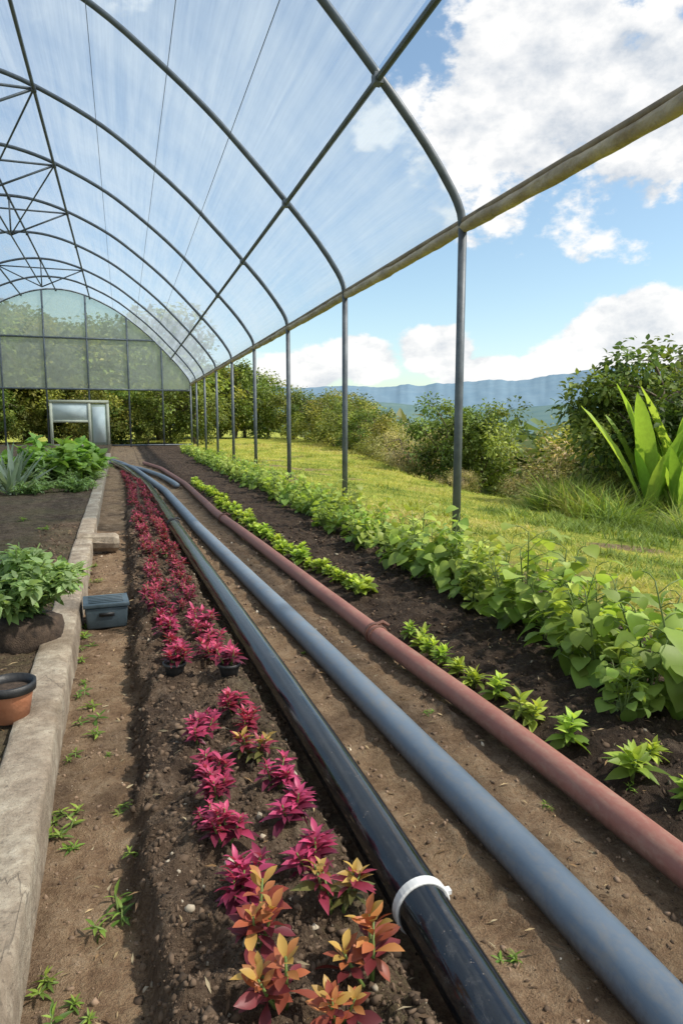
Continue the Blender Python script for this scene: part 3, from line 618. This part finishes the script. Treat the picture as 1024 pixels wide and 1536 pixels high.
# ---------------------------------------------------------------- meadow grass
def grassm(n,seed,x0,x1,y0,y1,h0,h1,cols,w=.05,powr=1.6,clump=0,sd=.22):
    r=np.random.default_rng(seed);mb=MB();hs=1
    y=y0+(y1-y0)*r.random(n)**powr; x=x0+(x1-x0)*r.random(n)
    if clump:
        cx=r.uniform(x0,x1,clump);cy=r.uniform(y0,y1,clump);ch=r.uniform(.3,1.25,clump);i=r.integers(0,clump,n);x=cx[i]+r.normal(0,sd,n);y=cy[i]+r.normal(0,sd,n);hs=ch[i]
    k=(x<XE(y)+.5)&((vn(x,y,.5,3)+r.random(n))>.55)
    bare=fbm(x,y,1.8,33)*ss(9,6,x); k&=~((bare>.14)&(r.random(n)<.9)&(clump==0))
    k&=~((((x-6.3)/.7)**2+((y-7.4)/.35)**2<.9)&(r.random(n)<.85))
    if clump: hs=hs[k]
    x=x[k];y=y[k];n=len(x);z=height(x,y)
    tuft=ss(.05,.3,fbm(x,y,.6,71))
    c=np.array(cols)[(np.clip(fbm(x,y,1.2,5)*1.6+fbm(x,y,6,15)*1.2+.5+r.normal(0,.18,n),0,.99)*len(cols)).astype(int)]*r.uniform(.7,1.3,(n,1))*(1-.3*tuft[:,None])
    S=r.uniform(h0,h1,n)*(1+.03*y)*hs*(1+.9*tuft*(clump==0))
    scatter(mb,leafbase(2,w,'x',.3,.35),rotm(r.uniform(0,6.28,n),r.uniform(.5,1.3,n),r.normal(0,.3,n)),np.stack([x,y,z-.005],-1),S,c)
    return mb.mesh('grass',[M_grass])
GC=[(.17,.26,.03),(.27,.35,.04),(.42,.47,.06),(.52,.51,.08),(.58,.51,.16)]
ob('meadow_grass',grassm(120000,1,3.25,16,3,45,.03,.085,GC,.06),kind='stuff')
ob('tall_grass',grassm(26000,2,9.2,14,9.4,15,.25,.85,[(.14,.22,.03),(.24,.34,.04),(.36,.43,.06),(.48,.45,.18)],.014,1,110),kind='stuff')
ob('lawn_weeds',grassm(16000,5,4.2,11.5,4.5,12,.06,.2,[(.13,.22,.03),(.20,.31,.04),(.30,.38,.05)],.05,1,150,.13),kind='stuff')
# ---------------------------------------------------------------- greenhouse
HY=[3.1,7.65,12.2,16.75,21.3,25.85,30.4,34.95,39.0,42.4]
right=[(3.93,3.70),(3.90,3.88),(3.79,4.10),(3.44,4.58),(2.84,5.25),(2.21,5.90),(1.65,6.45),(.9,7.08),(-.19,7.86),(-1.53,8.50),(-2.5,8.78),(-3.3,8.85)]
arch=right+[(-6.6-x,z) for x,z in right[::-1][1:]]
A2=smoothpath(np.array([[x,0,z] for x,z in arch]),.25)
gh=bpy.data.objects.new('greenhouse',None);C.objects.link(gh);gh["label"]="arched greenhouse of grey steel hoops covered with translucent film";gh["category"]="greenhouse";gh.location=(-3.3,20,0)
def gpart(name,mb,mats,par=None,smooth=True,label=None):
    o=ob(name,mb.mesh(name,mats,smooth),label=label,parent=par or gh)
    if par is None: o.location=(3.3,-20,0)
    return o
for Y in HY:
    mb=MB();P=A2.copy();P[:,1]=Y;V,F=tube(P,.050,12);mb.add(V,F);gpart('hoop',mb,[M_steel])
for Y in HY[1:]:
    mb=MB();z0=hz(3.93,Y)-.1;V,F=tube(np.array([[3.93,Y,z0],[3.93,Y,1.5],[3.93,Y,3.72]]),.052,14);mb.add(V,F);gpart('post',mb,[M_steel])
for Y in HY:
    mb=MB();V,F=tube(np.array([[-10.53,Y,-.1],[-10.53,Y,3.72]]),.052,10);mb.add(V,F);gpart('post',mb,[M_steel])
for x,z in ((2.84,5.19),(-1.53,8.43),(-3.3,8.78),(-5.1,8.43),(-9.44,5.19)):
    mb=MB();V,F=tube(np.array([[x,-2,z],[x,20,z],[x,42.4,z]]),.038,8);mb.add(V,F)
    for Y in HY: V,F=box(x-.05,x+.05,Y-.06,Y+.06,z-.05,z+.06);mb.add(V,F)
    gpart('purlin',mb,[M_steel],smooth=False)
for Y in (12.2,16.75,21.3,25.85,34.95):
    mb=MB()
    for a,b in (((-1.53,8.43),(-3.3,7.6)),((-3.3,7.6),(-5.1,8.43)),((-3.3,7.6),(-3.3,8.78)),((-1.53,8.43),(-5.1,8.43))):
        V,F=tube(np.array([[a[0],Y,a[1]],[b[0],Y,b[1]]]),.03,6);mb.add(V,F)
    gpart('truss',mb,[M_steel])
mb=MB();V,F=tube(np.array([[-3.3,12.2,7.6],[-3.3,34.95,7.6]]),.03,6);mb.add(V,F);gpart('ridge_tie',mb,[M_steel])
for Y0 in (12.2,16.75,21.3):
    mb=MB();V,F=tube(np.array([[-1.53,Y0,8.43],[-3.3,Y0+4.55,7.6]]),.024,6);mb.add(V,F);gpart('diagonal_brace',mb,[M_steel])
for x,z in ((1.9,6.22),(.9,7.08),(-.3,7.78)):
    mb=MB();V,F=tube(np.array([[x,7.65,z+.0],[x,42,z]]),.006,5);mb.add(V,F)
    gpart('wire',mb,[M_steel])
for Xe in (3.93,-10.53):
    yy=np.arange(-2,42.5,.3);P=np.stack([np.full_like(yy,Xe),yy,3.77+.015*fbm(yy,yy*0,2.,4)],-1);mb=MB();V,F=tube(P,.040,12);mb.add(V,F);gpart('eave_rail',mb,[M_rail])
# rolled-up curtain wrapped under the eave
yy=np.arange(-2,42.3,.06);n=len(yy)
sag=.02*np.abs(np.sin((yy-3.1)/4.55*math.pi))+.02*fbm(yy,yy*0,.7,4)
P=np.stack([3.94+.02*fbm(yy,yy*0,1.3,7),yy,3.71-sag],-1);mb=MB();V,F=tube(P,.066+.03*fbm(yy,yy*0,.5,2),18)
dn_=fbm(V[:,1]+(V[:,2]-3.7)*4,(V[:,2]-3.7)*6+V[:,0]*3,.22,1)*.03
V[:,0]+=dn_;V[:,2]+=dn_*.8;mb.add(V,F)
gpart('rolled_curtain',mb,[M_curt])
# roof film
mb=MB();P=A2.copy();k=len(P)
yy=np.concatenate([np.arange(7.65,42.41,4.55/8)])
V=[];
for y in yy:
    bag=.05*abs(math.sin((y-7.65)/4.55*math.pi))
    for p in P: V.append((p[0]*1.0,y,p[2]+.058-bag+.012*math.sin(p[0]*9+y)))
V=np.array(V);F=np.array([[i*k+j,i*k+j+1,(i+1)*k+j+1,(i+1)*k+j] for i in range(len(yy)-1) for j in range(k-1)])
mb.add(V,F)
k0=int(np.argmin(np.abs(P[:,0]-2.84)));Pn=P[k0:];kk=len(Pn);V=[]
y2=np.arange(-2,7.66,.46);y2[-1]=7.65
for y in y2:
    for p in Pn: V.append((p[0],y,p[2]+.058))
F=np.array([[i*kk+j,i*kk+j+1,(i+1)*kk+j+1,(i+1)*kk+j] for i in range(len(y2)-1) for j in range(kk-1)]);mb.add(np.array(V),F)
gpart('roof_film',mb,[M_film])
# end wall
ew=MB();Ye=42.4
cols_=[-8.6,-6.3,-4.05,-1.8,.4,2.3]
def archz(x): return float(np.interp(x,[p[0] for p in arch[::-1]],[p[1] for p in arch[::-1]]))
for x in cols_:
    V,F=tube(np.array([[x,Ye,-.1],[x,Ye,archz(x)]]),.05,8);ew.add(V,F)
for z,x0,x1 in ((3.35,-10.5,3.9),(6.2,-8.6,2.0)):
    V,F=tube(np.array([[x0,Ye,z],[x1,Ye,z]]),.055,8);ew.add(V,F)
V,F=tube(np.array([[-10.5,Ye,.12],[-3.9,Ye,.12]]),.05,6);ew.add(V,F);V,F=tube(np.array([[-.7,Ye,.12],[3.9,Ye,.12]]),.05,6);ew.add(V,F)
ewo=gpart('end_wall',ew,[M_steel])
mb=MB();xx=np.linspace(-10.5,3.9,60);V=[]
for x in xx: V+=[(x,Ye+.07,3.35),(x,Ye+.07,max(3.36,archz(x)))]
F=np.array([[2*i,2*i+1,2*i+3,2*i+2] for i in range(59)]);mb.add(np.array(V),F);gpart('end_film',mb,[M_efilm],ewo)
mb=MB()
for b_ in ((-3.95,-.75,-.06,.06,2.55,2.72),(-3.95,-3.8,-.05,.05,0,2.55),(-.9,-.75,-.05,.05,0,2.55),(-1.9,-1.75,-.05,.05,0,2.55),(-3.8,-1.9,-.04,.04,1.45,1.58),(-3.8,-1.9,-.03,.03,.1,.2)):
    V,F=box(b_[0],b_[1],Ye-.15+b_[2],Ye-.15+b_[3],b_[4],b_[5]);mb.add(V,F)
fr=gpart('window_frame',mb,[simple('weathered_paint',(.38,.39,.31),(.52,.53,.43),3,.8)],ewo,False)
M_pane=simple('milky_pane',(.46,.54,.56),(.60,.66,.66),1.5,.7,.05,0,.1)
mb=MB();V,F=box(-3.8,-1.9,Ye-.16,Ye-.14,1.58,2.55);mb.add(V,F);gpart('window_pane',mb,[M_pane],ewo,False)
mb=MB();V,F=box(-1.74,-.91,Ye-.17,Ye-.13,.05,2.5);mb.add(V,F);V,F=box(-1.66,-.99,Ye-.19,Ye-.175,.3,2.35);mb.add(V,F,1);gpart('door',mb,[simple('door_paint',(.30,.36,.30),(.40,.46,.38),3,.8),M_pane],ewo,False)
# ---------------------------------------------------------------- light & sky
sv=Vector((.60,-.30,.80)).normalized()
sl=bpy.data.lights.new('sun','SUN');sl.energy=4.9;sl.angle=math.radians(2.5);sl.color=(1,.93,.82)
so=bpy.data.objects.new('sun',sl);C.objects.link(so);so.rotation_euler=sv.to_track_quat('Z','Y').to_euler()
w=bpy.data.worlds.new("World");bpy.context.scene.world=w;w.use_nodes=True;N=NT(w.node_tree)
bg=w.node_tree.nodes['Background'];bg.inputs[1].default_value=.15
sky=N.n('ShaderNodeTexSky',sky_type='NISHITA');sky.sun_disc=False;sky.sun_elevation=math.asin(sv.z);sky.sun_rotation=math.atan2(sv.x,sv.y);sky.air_density=1.0;sky.dust_density=1.0;sky.ozone_density=1.2
d=N.n('ShaderNodeTexCoord').outputs['Generated']
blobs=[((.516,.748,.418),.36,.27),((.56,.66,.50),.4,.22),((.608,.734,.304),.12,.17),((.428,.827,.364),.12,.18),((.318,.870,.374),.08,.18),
 ((.420,.899,.105),.10,.36),((.334,.937,.09),.10,.32),((.634,.763,.115),.14,.36),((.577,.811,.075),.10,.32),((.244,.965,.07),.10,.3),((.49,.87,.06),.10,.30),((-.2,.8,.6),.5,.16),((-.5,.85,.15),.3,.2),((.9,.3,.3),.4,.26),((-.3,-.6,.7),1.1,.34),((.6,-.6,.5),.7,.28)]  # last two: unseen clouds added behind the camera as white fill light
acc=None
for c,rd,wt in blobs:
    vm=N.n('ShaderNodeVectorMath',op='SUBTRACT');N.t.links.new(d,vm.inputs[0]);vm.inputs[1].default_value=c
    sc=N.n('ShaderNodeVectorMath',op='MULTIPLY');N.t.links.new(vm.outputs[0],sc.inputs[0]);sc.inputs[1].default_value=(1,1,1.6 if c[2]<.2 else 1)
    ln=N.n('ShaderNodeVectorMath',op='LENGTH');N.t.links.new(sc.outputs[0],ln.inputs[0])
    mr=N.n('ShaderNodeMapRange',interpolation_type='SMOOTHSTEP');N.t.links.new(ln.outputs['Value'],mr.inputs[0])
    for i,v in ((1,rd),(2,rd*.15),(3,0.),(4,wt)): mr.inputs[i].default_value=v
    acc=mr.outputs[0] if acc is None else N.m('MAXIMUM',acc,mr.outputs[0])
def dens(off):
    mp=N.n('ShaderNodeMapping');N.t.links.new(d,mp.inputs[0]);mp.inputs['Location'].default_value=off;mp.inputs['Scale'].default_value=(1,1,1.6)
    a=N.noise(mp.outputs[0],5.5,10,.58,.1);b=N.noise(mp.outputs[0],17,9,.6)
    return N.m('ADD',N.m('MULTIPLY',a,.68),N.m('MULTIPLY',b,.32))
n0=dens((3,1,2));n1=dens((3+.02,1,2+.045))
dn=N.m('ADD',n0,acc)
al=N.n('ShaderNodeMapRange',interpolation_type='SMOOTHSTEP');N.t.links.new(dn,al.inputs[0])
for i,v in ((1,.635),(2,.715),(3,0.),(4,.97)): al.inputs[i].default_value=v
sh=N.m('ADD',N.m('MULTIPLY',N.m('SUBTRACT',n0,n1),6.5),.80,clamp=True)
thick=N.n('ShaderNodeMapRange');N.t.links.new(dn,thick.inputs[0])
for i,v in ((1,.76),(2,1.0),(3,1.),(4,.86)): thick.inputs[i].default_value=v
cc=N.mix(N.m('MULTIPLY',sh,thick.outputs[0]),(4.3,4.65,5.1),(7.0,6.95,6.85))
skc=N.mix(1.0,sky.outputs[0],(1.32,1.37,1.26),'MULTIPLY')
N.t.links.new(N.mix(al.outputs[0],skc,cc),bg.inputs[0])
# ---------------------------------------------------------------- camera
cam=bpy.data.cameras.new('camera');co=bpy.data.objects.new('camera',cam);C.objects.link(co)
cam.sensor_fit='VERTICAL';cam.sensor_height=36;cam.lens=24;cam.clip_end=20000;cam.clip_start=.05
co.location=(0,0,1.4);co.rotation_euler=(math.radians(90-7.4),0,-math.radians(17.572))
bpy.context.scene.camera=co
sc=bpy.context.scene;sc.view_settings.view_transform='Standard';sc.view_settings.look='None';sc.view_settings.exposure=0
